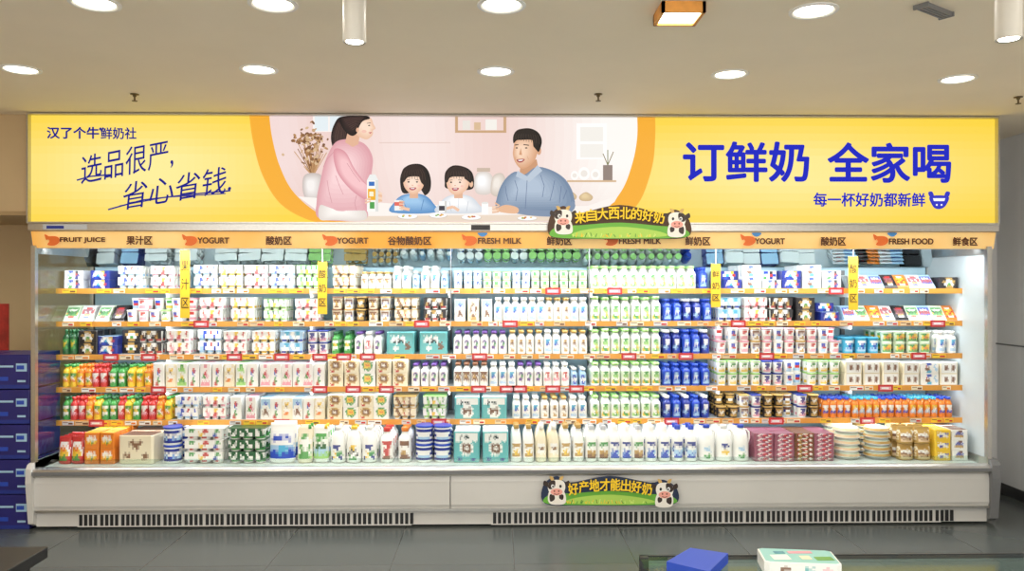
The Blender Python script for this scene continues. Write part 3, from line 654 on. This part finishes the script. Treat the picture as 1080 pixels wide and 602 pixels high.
# boy
A.sblob([(469,192),(470,181),(478,174.5),(490,176),(498,182),(500,193),(496,200),(472,199)],'#161011','#30211f',amt=.5)
A.sblob([(461,224),(464,214),(472,207),(484,205),(496,207),(504,214),(507,224)],'#d6dce4','#ffffff',sh=(-.3,-.4)); A.line([(474,212),(476,223)],.5,'#bcc3cd'); A.line([(494,212),(492,223)],.5,'#bcc3cd'); A.line([(484,208),(483,222)],.4,'#c8ced8')
A.poly([(479,202),(488,202),(488,209),(479,209)],'#e6b596')
A.ell(497,194,2,3.4,'#ecbf9f')
A.sblob([(471,190),(472.5,199),(478,204.8),(485.5,204.5),(493,198.5),(495,189),(490,182),(476,183)],'#efc0a0','#fee3d0',sh=(-.1,.1))
A.sblob([(469.5,191),(471,180),(482,174.7),(494,178.5),(498.5,188),(496,193),(493,187.5),(484,186.2),(475,187),(472,192)],'#161011','#2c1d1a',amt=.25)
A.strands(((473,181),(494,180)),((472,188),(497,189)),9,'#4b3630',w=.4)
A.line([(473.8,190),(477.3,189.7)],.5,'#4a322a'); A.line([(483.2,189.7),(487,190)],.5,'#4a322a')
for ex in (475.8,485.1): A.ell(ex,192.2,1.1,.8,'#2a1c1a')
A.ell(480,195.6,.9,.5,'#e0a486'); A.blob([(476.8,198.3),(483.8,198.1),(482.2,200.8),(478.4,201)],'#b8505a'); A.rect(478.4,198.6,482.2,199.4,'#ffffff'); A.ell(473.9,196.5,1.6,1.1,'#f8c6b6'); A.ell(487.3,196.3,1.6,1.1,'#f8c6b6')
A.line([(466,221),(478,218),(484,222)],3,'#f3c6a8')
# man
A.poly([(549,172),(566,168),(569,184),(556,190),(548,184)],'#cf9a75')
A.sblob([(524,222),(525,205),(532,190),(543,181),(553,184),(566,176),(583,180),(597,190),(605,206),(604,221),(580,223),(545,223)],'#768ba6','#b3c3d6',sh=(-1,-.8))
A.poly([(546,180),(556,186),(567,174),(572,180),(558,192),(544,186)],'#bdcad9')
for P in ([(556,190),(555,205),(554,220)],[(585,190),(583,200),(580,212)],[(533,196),(534,204),(536,212)],[(592,196),(591,205),(590,214)],[(570,184),(574,196),(572,208)],[(543,190),(546,200),(544,212)],[(598,200),(594,210)]): A.line(P,.6,'#65789a')
A.ell(568.4,159,2.4,4.4,'#dba683')
A.sblob([(543.5,148),(541.6,156),(541,163),(543.4,171),(549,177.5),(556.5,176),(564.5,168),(567.5,154),(564,143),(550,142)],'#dca680','#f9d6ba',sh=(-.5,0))
A.sblob([(541.5,151),(541.5,143),(546,137),(558,135.2),(567.5,139.5),(571.5,148),(569.8,157),(567.3,160),(565.8,151),(560,147.5),(550,147.5),(545,148)],'#0f0c0a','#28201c',amt=.25)
A.strands(((544,141),(568,142)),((543,147),(570,152)),10,'#453831',w=.45)
A.line([(542.8,153),(546.8,152.4)],.9,'#2a1c16'); A.line([(552,152.4),(558,153.2)],.9,'#2a1c16')
A.ell(545,156,1.2,.65,'#241816'); A.ell(555,156,1.3,.65,'#241816'); A.poly([(549.3,156),(547.4,163),(550.6,163.6)],'#d59d78')
A.line([(544,165),(543.6,168)],.4,'#cf9a76'); A.line([(556,164.5),(557.5,168)],.4,'#cf9a76')
A.blob([(545,168.2),(553.2,167.6),(551,170.8),(547,171.2)],'#a84a48'); A.poly([(546.2,168.7),(552,168.2),(550.4,169.6),(547.3,169.8)],'#ffffff')
A.poly(cr_spline([(604,212),(592,221),(562,221),(534,217),(530,221),(556,227),(592,228),(606,220)],3),'#8193ad')
A.blob([(533,216),(546,219),(545,225),(530,224),(523,221)],'#eab994'); 
for k in range(4): A.line([(526,217.5+1.9*k),(519,218.5+1.9*k)],1.4,'#e9b894' if k%2 else '#f6cfb0')
A.line([(527,217),(522,213.8)],1.6,'#e9b894')
# tableware
for q in ((462,227,9,2.6),(497,229,10,2.6),(430,228,10,2.6),(556,230,10,2.2)):
    A.ell(q[0],q[1]+.8,q[2]+1,q[3],'#dccdbf'); A.ell(q[0],q[1],q[2],q[3],'#ffffff')
    for k in range(6): A.ell(q[0]+random.uniform(-5,5),q[1]-.4+random.uniform(-.8,.8),1.4,.8,random.choice(['#d88a3c','#8fb25a','#c4604a','#e8c060']),n=8)
A.rect(463,212,471,224,'#fdfdfb'); A.rect(463,217,471,222,'#3a3844'); A.rect(469,212,471,224,'#d5d3cf'); A.rect(508,214,515,226,'#fdfdfb'); A.ell(511.5,214,3.5,1.2,'#e8e6e2')
A.a.obj('family_breakfast_print',M_LIT,sign)
M_TBL=emat('sign_blue_text','#2a31c4',1.0); M_TNV=emat('sign_navy_text','#26288c',1.0)
yt=-.004
text('订鲜奶',787,170.5,135,yt,M_TBL,sign,hpx=43,name='headline_text',bold=1.1)
text('全家喝',938,171.5,133,yt,M_TBL,sign,hpx=43,name='headline_text',bold=1.1)
text('每一杯好奶都新鲜',917,210.5,120,yt,M_TBL,sign,hpx=15,name='subline_text',bold=.3)
text('汉了个牛',77,140,54,yt,M_TNV,sign,hpx=12.5,name='logo_text',bold=.35); text('鲜奶社',125,140.5,37,yt,M_TNV,sign,hpx=12.5,name='logo_text',bold=.2)
text('选品很严,',132,171,98,yt,M_TNV,sign,hpx=30,rot=.2,shear=.3,name='script_text')
text('省心省钱.',186,198,112,yt,M_TNV,sign,hpx=28,rot=.17,shear=.3,name='script_text')
B=Art(-.004)
def stroke(P,w,c): B.line(P,w,c)
stroke([(81,190),(95,186),(118,184)],1.6,'#26288c'); stroke([(114,221),(150,211),(200,205),(243,201)],1.6,'#26288c'); stroke([(126,217),(175,208),(238,204)],1.1,'#26288c')
B.blob([(981,207),(1000,207),(998,216),(993,220),(987,220),(983,216)],'#2a31c4'); B.blob([(979,203),(983,202),(985,207),(981,208)],'#2a31c4'); B.blob([(1002,203),(998,202),(996,207),(1000,208)],'#2a31c4'); B.poly([(984,209),(997,209),(996,212),(985,212)],'#ffffff'); B.ell(988,216,1,1,'#ffffff'); B.ell(993,216,1,1,'#ffffff')
B.ell(106,136,1.6,1.6,'#26288c')
B.a.obj('sign_strokes',M_LIT,sign)
# ------------------------------------------------------------------ header cow icons
hi_=Art(-.006)
for cx in (55,200,348,495,644,789,929):
    hi_.blob([(cx-7,250),(cx-2,249),(cx+5,249.5),(cx+8,253),(cx+6,257),(cx+1,259),(cx-5,258),(cx-3,254)],'#e8702a'); hi_.blob([(cx-8,247),(cx-3,250),(cx-6,253)],'#e8702a')
for cx,c in ((509,'#4a8fd0'),(632,'#3f9c3c'),(941,'#4a8fd0'),(798,'#4a8fd0')): hi_.blob([(cx-5,245.5),(cx+5,245.5),(cx+3,248.5),(cx,249.5),(cx-3,248.5)],c)
hi_.a.obj('header_cow_icons',M_PRINT,case)
# ------------------------------------------------------------------ cow die-cut signs
def cow(A,cx,cy,s,flip=1):
    f=lambda P:[(cx+flip*x*s,cy+y*s) for x,y in P]
    A.blob(f([(-7,2),(-10,12),(-6,18),(8,18),(11,12),(7,2)]),'#f4efe6'); A.blob(f([(-8,8),(-4,5),(-2,12),(-7,15)]),'#3a2c28'); A.blob(f([(4,6),(8,8),(7,13),(3,11)]),'#3a2c28')
    A.blob(f([(-9,-6),(-14,-9),(-15,-4),(-9,-2)]),'#3a2c28'); A.blob(f([(9,-6),(14,-9),(15,-4),(9,-2)]),'#3a2c28')
    A.blob(f([(-6,-9),(-8,-14),(-4,-13),(-3,-9)]),'#d9b36a'); A.blob(f([(6,-9),(8,-14),(4,-13),(3,-9)]),'#d9b36a')
    A.blob(f([(-8,-8),(0,-10),(8,-8),(10,-1),(7,6),(0,8),(-7,6),(-10,-1)]),'#f7f2ea')
    A.blob(f([(-8,-8),(-2,-9),(-2,-2),(-7,1),(-10,-2)]),'#3a2c28'); A.ell(cx-4.5*s*flip,cy-2.5*s,1.8*s,2.2*s,'#ffffff'); A.ell(cx-4.2*s*flip,cy-2.3*s,1*s,1.3*s,'#151010'); A.ell(cx+4.5*s*flip,cy-2.5*s,1.4*s,1.8*s,'#151010')
    A.ell(cx,cy+4*s,7*s,4*s,'#f3a99c'); A.ell(cx-2.5*s,cy+3*s,.9*s,1.1*s,'#8a4a40'); A.ell(cx+2.5*s,cy+3*s,.9*s,1.1*s,'#8a4a40'); A.line(f([(-3,6),(0,7),(3,6)]),.8*s,'#8a4a40')
def cowsign(name,y,x0,x1,py0,py1,txt,dz,arch,bc):
    e=empty(name); A=Art(y); w=x1-x0; cx=(x0+x1)/2; hh=py1-py0
    out=cr_spline([(x0+2,py1-2),(x0,py0+hh*.35),(x0+14,py0+1),(x0+28,py0+hh*.25),(cx,py0+arch),(x1-28,py0+hh*.25),(x1-14,py0+5),(x1,py0+hh*.45),(x1-2,py1-2),(cx+30,py1),(cx-30,py1)],5)
    pts=[W(a,b,y) for a,b in out]; n=len(pts); bd=Acc(); bd.V=[(a,y,b) for a,b in pts]+[(a,y+.008,b) for a,b in pts]
    bd.F=[tuple(range(n)),tuple(range(2*n-1,n-1,-1))]+[(i,(i+1)%n,n+(i+1)%n,n+i) for i in range(n)]; bd.C=[H(bc)]*len(bd.F); bd.S=[False]*len(bd.F); bd.obj('board',M_PRINT,e)
    A.blob([(x0+4,py1-2),(x0+8,py0+hh*.62),(x0+30,py0+hh*.6),(cx,py0+hh*.52),(x1-30,py0+hh*.62),(x1-8,py0+hh*.66),(x1-4,py1-2),(cx,py1-.5)],'#6cb53e')
    A.blob([(x0+25,py1-3),(x0+35,py0+hh*.74),(cx,py0+hh*.64),(x1-35,py0+hh*.76),(x1-25,py1-3),(cx,py1-1)],'#b2d95e')
    for i in range(40):
        gx=random.uniform(x0+24,x1-24); A.line([(gx,py1-2),(gx+random.uniform(-2,2),py1-random.uniform(4,7))],.8,random.choice(['#4c9438','#d5ec80','#f2d23c']))
    cow(A,x0+14,py0+14,.92,1); cow(A,x1-13,py0+17,.92,-1)
    A.a.obj('artwork',M_PRINT,e)
    m=mat(name+'_lettering','#ffd63a',.4)
    m.node_tree.nodes['Principled BSDF'].inputs['Specular IOR Level'].default_value=.2
    n=len(txt); x00=x0+26; wt=w-52
    for i,ch in enumerate(txt):
        u=(i+.5)/n; px=x00+wt*u; py=py0+arch+dz+6*(u-.5)**2*4
        text(ch,px,py,wt/n*.98,y-.02,m,e,hpx=13,name='letter',rot=-(u-.5)*.25,bold=.3)
    return e
cowsign('cow_banner_sign',-.075,580,727,216,252,'来自大西北的好奶',8.5,0,'4a2c12')
cowsign('cow_banner_sign.001',-.06,573,714,501,533,'好产地才能出好奶',9,1,'22304e')
# ------------------------------------------------------------------ room
M_CEIL=mat('ceiling_plaster','#f6ead2',.85,noise=.02,nscale=2); M_WL=mat('wall_tan_paint','#c6ac84',.8,noise=.04,nscale=2)
M_WR=mat('wall_light_panel','#e8e8e8',.35,noise=.04,nscale=1.5)
M_FL=bpy.data.materials.new('floor_grey_tile'); M_FL.use_nodes=True; nt=M_FL.node_tree; b=nt.nodes['Principled BSDF']
tc=nt.nodes.new('ShaderNodeTexCoord'); br=nt.nodes.new('ShaderNodeTexBrick'); br.offset=0; br.inputs['Scale'].default_value=1; br.inputs['Brick Width'].default_value=.8; br.inputs['Row Height'].default_value=.8; br.inputs['Mortar Size'].default_value=.003
br.inputs['Color1'].default_value=H('505655'); br.inputs['Color2'].default_value=H('565b5a'); br.inputs['Mortar'].default_value=H('3e4040')
nt.links.new(tc.outputs['Object'],br.inputs['Vector']); nt.links.new(br.outputs['Color'],b.inputs['Base Color']); b.inputs['Roughness'].default_value=.25
RX0,RX1,RY0,RY1=-5.4,4.32,-7.0,1.0
boxobj('floor',(RX0-.1,RX1+.1,RY0,RY1+.1,-.1,0),M_FL)
boxobj('ceiling',(RX0-.1,RX1+.1,RY0,RY1+.1,CEIL,CEIL+.1),M_CEIL)
boxobj('wall_back',(RX0,RX1,RY1,RY1+.1,0,CEIL),M_WL)
boxobj('wall_left',(RX0-.1,RX0,RY0,RY1,0,CEIL),M_WL)
boxobj('wall_right',(RX1,RX1+.1,RY0,RY1,0,CEIL),M_WR)
boxobj('wall_panel_right',(XR+.12,RX1,RY1-.02,RY1,0,CEIL),M_WR)
hz=Z(228,.05)
boxobj('wall_header_left',(RX0,lx0-.004,.05,RY1,hz,CEIL),M_WL)
boxobj('trim_header',(RX0,lx0-.006,.03,.05,hz,hz+.03),mat('trim_brown','#a58a62',.5,noise=.05))
a=Acc(); a.box(RX1-.012,RX1,-3,RY1,1.30,1.312); a.obj('trim_right_wall',M_GREY)
boxobj('baseboard_right',(RX1-.015,RX1,RY0,RY1-.02,0,.09),M_DARK)
def lathe(pr,seg=24,c='w'): return loft([(r,r,z,c) for r,z in pr],sec_circle(seg))
def area(name,loc,size,power,color=(1,.95,.86),shape='DISK',sy=None,rot=(0,0,0),spread=None,parent=None):
    l=bpy.data.lights.new(name,'AREA'); l.shape=shape; l.size=size; l.energy=power; l.color=color
    if sy: l.size_y=sy
    if spread: l.spread=spread
    o=bpy.data.objects.new(name,l); o.location=loc; o.rotation_euler=rot; scene.collection.objects.link(o)
    if parent: o.parent=parent
    return o
dl=[(22,73),(273,73),(523,75),(770,78),(1010,83),(100,3),(288,4),(529,5),(858,11)]
def ceilpt(px,py):
    a=(px-540)/F; bb=(HY-py)/F; t=(CEIL-CZ)/bb
    return (CX+t*(math.sin(TH)+a*math.cos(TH)), -D+t*(math.cos(TH)-a*math.sin(TH)))
pts=[ceilpt(*q) for q in dl]+[(-3,-3.7),(-1.2,-3.7),(.6,-3.7),(2.4,-3.7),(-2.5,-5.2),(0,-5.2),(2.5,-5.2)]
for i,(x,y) in enumerate(pts):
    e=empty('recessed_downlight')
    ring=Acc(); n=28
    for (r0,z0,r1,z1) in ((.112,0,.112,-.006),(.112,-.006,.095,-.008),(.095,-.008,.085,-.001)):
        for k in range(n):
            t0,t1=2*math.pi*k/n,2*math.pi*(k+1)/n
            ring.face([(x+r0*math.cos(t0),y+r0*math.sin(t0),CEIL+z0),(x+r0*math.cos(t1),y+r0*math.sin(t1),CEIL+z0),(x+r1*math.cos(t1),y+r1*math.sin(t1),CEIL+z1),(x+r1*math.cos(t0),y+r1*math.sin(t0),CEIL+z1)],'w',True)
    ring.obj('trim_ring',M_WHITE,e)
    d=Acc(); d.face([(x+.09*math.cos(2*math.pi*k/n),y+.09*math.sin(2*math.pi*k/n),CEIL-.002) for k in range(n)],'w'); d.obj('diffuser',M_DOWN,e)
    area('lamp',(x,y,CEIL-.012),.17,8,parent=e)
def pendant(px,pyb,dist):
    e=empty('cylinder_pendant_spotlight'); y=-D+dist; x,z=W(px,pyb,y); a=Acc()
    a.add(lathe([(.036,.012),(.044,.0),(.046,.004),(.046,.30),(.04,.31),(.008,.312),(.008,CEIL-z)]),(x,y,z)); a.obj('body',mat('lamp_white','#cfcabf',.4,noise=.02),e)
    a=Acc(); a.add(lathe([(.034,0),(.034,.006)]),(x,y,z+.002)); a.obj('lens',M_DOWN,e); area('lamp',(x,y,z-.004),.06,4,parent=e)
pendant(374,45,3.2); pendant(1064,42,2.9)
x,y=ceilpt(716,9); e=empty('wood_framed_ceiling_light'); a=Acc(); s_=.1
for b_ in ((x-s_,x+s_,y-s_,y-s_+.015),(x-s_,x+s_,y+s_-.015,y+s_),(x-s_,x-s_+.015,y-s_,y+s_),(x+s_-.015,x+s_,y-s_,y+s_)): a.box(*b_,CEIL-.05,CEIL-.001)
a.obj('frame',mat('oak_frame','#e8a04a',.5,noise=.15,nscale=15),e); boxobj('diffuser',(x-s_+.015,x+s_-.015,y-s_+.015,y+s_-.015,CEIL-.04,CEIL-.03),M_DOWN,e)
x,y=ceilpt(985,9); a=Acc(); 
for k in range(4): a.box(-.11,.11,-.03+k*.016,-.022+k*.016,-.02,-.001)
a.box(-.12,-.11,-.035,.035,-.022,-.001); a.box(.11,.12,-.035,.035,-.022,-.001)
o=a.obj('ceiling_air_slot',M_GREY); o.location=(x,y,CEIL); o.rotation_euler=(0,0,.6)
for px,py in ((142,101),(631,101),(1074,104)):
    x,y=ceilpt(px,py-2); a=Acc(); a.add(lathe([(.0,-.05),(.018,-.05),(.018,-.046),(.006,-.045),(.006,-.02),(.012,-.018),(.012,-.008),(.028,-.006),(.028,-.001)]),(x,y,CEIL)); a.obj('fire_sprinkler',mat('sprinkler_brass','#7d6a4c',.35,metal=.8))
e=empty('stacked_milk_cases'); a=Acc(); p=Acc(); y0=.02
for k in range(5):
    z0=k*.262; 
    for q in range(2):
        xa=X(32,y0)-.30-.31*q; xb=xa+.295
        a.box(xa,xb,y0,y0+.42,z0+.001,z0+.255)
        p.box(xa+.0,xb,y0-.001,y0,z0+.002,z0+.03,'n')
        p.box(xb-.10,xb-.02,y0-.002,y0,z0+.13,z0+.19,'l'); p.box(xb-.095,xb-.04,y0-.003,y0-.002,z0+.145,z0+.175,'b'); p.box(xb-.25,xb-.12,y0-.002,y0,z0+.16,z0+.175,'l'); p.box(xb-.25,xb-.16,y0-.002,y0,z0+.06,z0+.09,'b'); p.box(xb-.09,xb-.03,y0-.002,y0,z0+.05,z0+.065,'l')
a.obj('cartons',mat('blue_carton','#262470',.35,noise=.1,nscale=6),e,bevel=.006); p.obj('carton_print',M_PRINT,e)
boxobj('red_wall_notice',(X(-14,.99),X(9,.99),.985,.999,Z(372,.99),Z(320,.99)),mat('red_print','#b8342c',.5,noise=.3,nscale=12))
e=empty('dark_display_table'); tz=.9
def onplane(px,py,z):
    a=(px-540)/F; bb=(HY-py)/F; t=(z-CZ)/bb
    return (CX+t*(math.sin(TH)+a*math.cos(TH)), -D+t*(math.cos(TH)-a*math.sin(TH)))
c1=onplane(51,576,tz)
boxobj('table_top',(c1[0]-1.1,c1[0],c1[1]-.75,c1[1],tz-.04,tz),M_DARK,e,bevel=.004)
a=Acc()
for xx in (c1[0]-1.06,c1[0]-.08):
    for yy in (c1[1]-.71,c1[1]-.08): a.box(xx,xx+.04,yy,yy+.04,0,tz-.04)
a.obj('legs',M_DARK,e)
e=empty('glass_display_counter'); gz=1.0; gl=onplane(674,586,gz); gx0=gl[0]; gy1=gl[1]; gx1=gx0+2.0; gy0=gy1-.5
boxobj('glass_top',(gx0,gx1,gy0,gy1,gz-.01,gz),M_GLASS,e)
boxobj('glass_front',(gx0+.02,gx1,gy1-.012,gy1-.004,.4,gz-.012),M_GLASS,e)
boxobj('cabinet',(gx0,gx1,gy0,gy1,0,.4),M_DARK,e); boxobj('inner_shelf',(gx0+.02,gx1,gy0,gy1-.02,gz-.16,gz-.145),M_GREY,e)
a=Acc(); a.box(gx0,gx0+.025,gy1-.025,gy1,.4,gz+.002); a.box(gx0,gx0+.025,gy0,gy0+.025,.4,gz+.002); a.box(gx0,gx1,gy1-.006,gy1,gz-.012,gz+.002); a.obj('frame_posts',M_DARK,e)
a=Acc(); P=[onplane(703,603,gz),onplane(728,588,gz),onplane(768,594,gz),onplane(748,614,gz)]; bt=.03
a.face([(q[0],q[1],gz+bt) for q in P][::-1],'b'); a.face([(q[0],q[1],gz+.001) for q in P],'n')
for i in range(4): q,q2=P[i],P[(i+1)%4]; a.face([(q[0],q[1],gz+.001),(q2[0],q2[1],gz+.001),(q2[0],q2[1],gz+bt),(q[0],q[1],gz+bt)],'b')
a.obj('blue_leaflet_stack',M_PRINT)
c2=onplane(857,600,gz+.04); a=Acc(); pr=pbox(.21,.12,.04,'w','#8fc9c6',['wwwwwwwwwwww','wwddwwttwwpw','wwwwwwwwwwww'])
a.add(pr,(c2[0],gy1-.13,gz+.001),-.14)
for q in ((-.08,-.03,.05,.04,'w'),(-.02,.02,.07,.02,'p'),(.04,-.04,.05,.03,'#5f9e4a'),(-.06,.02,.03,.02,'#3f8a9a'),(.0,-.03,.03,.03,'m')):
    a.box(c2[0]+q[0],c2[0]+q[0]+q[2],gy1-.13+q[1],gy1-.13+q[1]+q[3],gz+.0412,gz+.0418,q[4])
a.obj('printed_milk_carton_box',M_PROD)
# ------------------------------------------------------------------ lights
area('canopy_led_light',((SXL+SXR)/2,.13,zh+.012),SXR-SXL,56,(.9,.97,1),'RECTANGLE',.05,rot=(math.radians(30),0,0),parent=case)
for r in range(1,6):
    area('shelf_led_light',((SXL+SXR)/2,SH_Y+.02,SZ[r]-.036),SXR-SXL-.1,8,(.92,.97,1),'RECTANGLE',.02,rot=(math.radians(20),0,0),parent=case)
w=bpy.data.worlds.new('world'); scene.world=w; w.use_nodes=True; w.node_tree.nodes['Background'].inputs[0].default_value=(1,.96,.9,1); w.node_tree.nodes['Background'].inputs[1].default_value=2.3
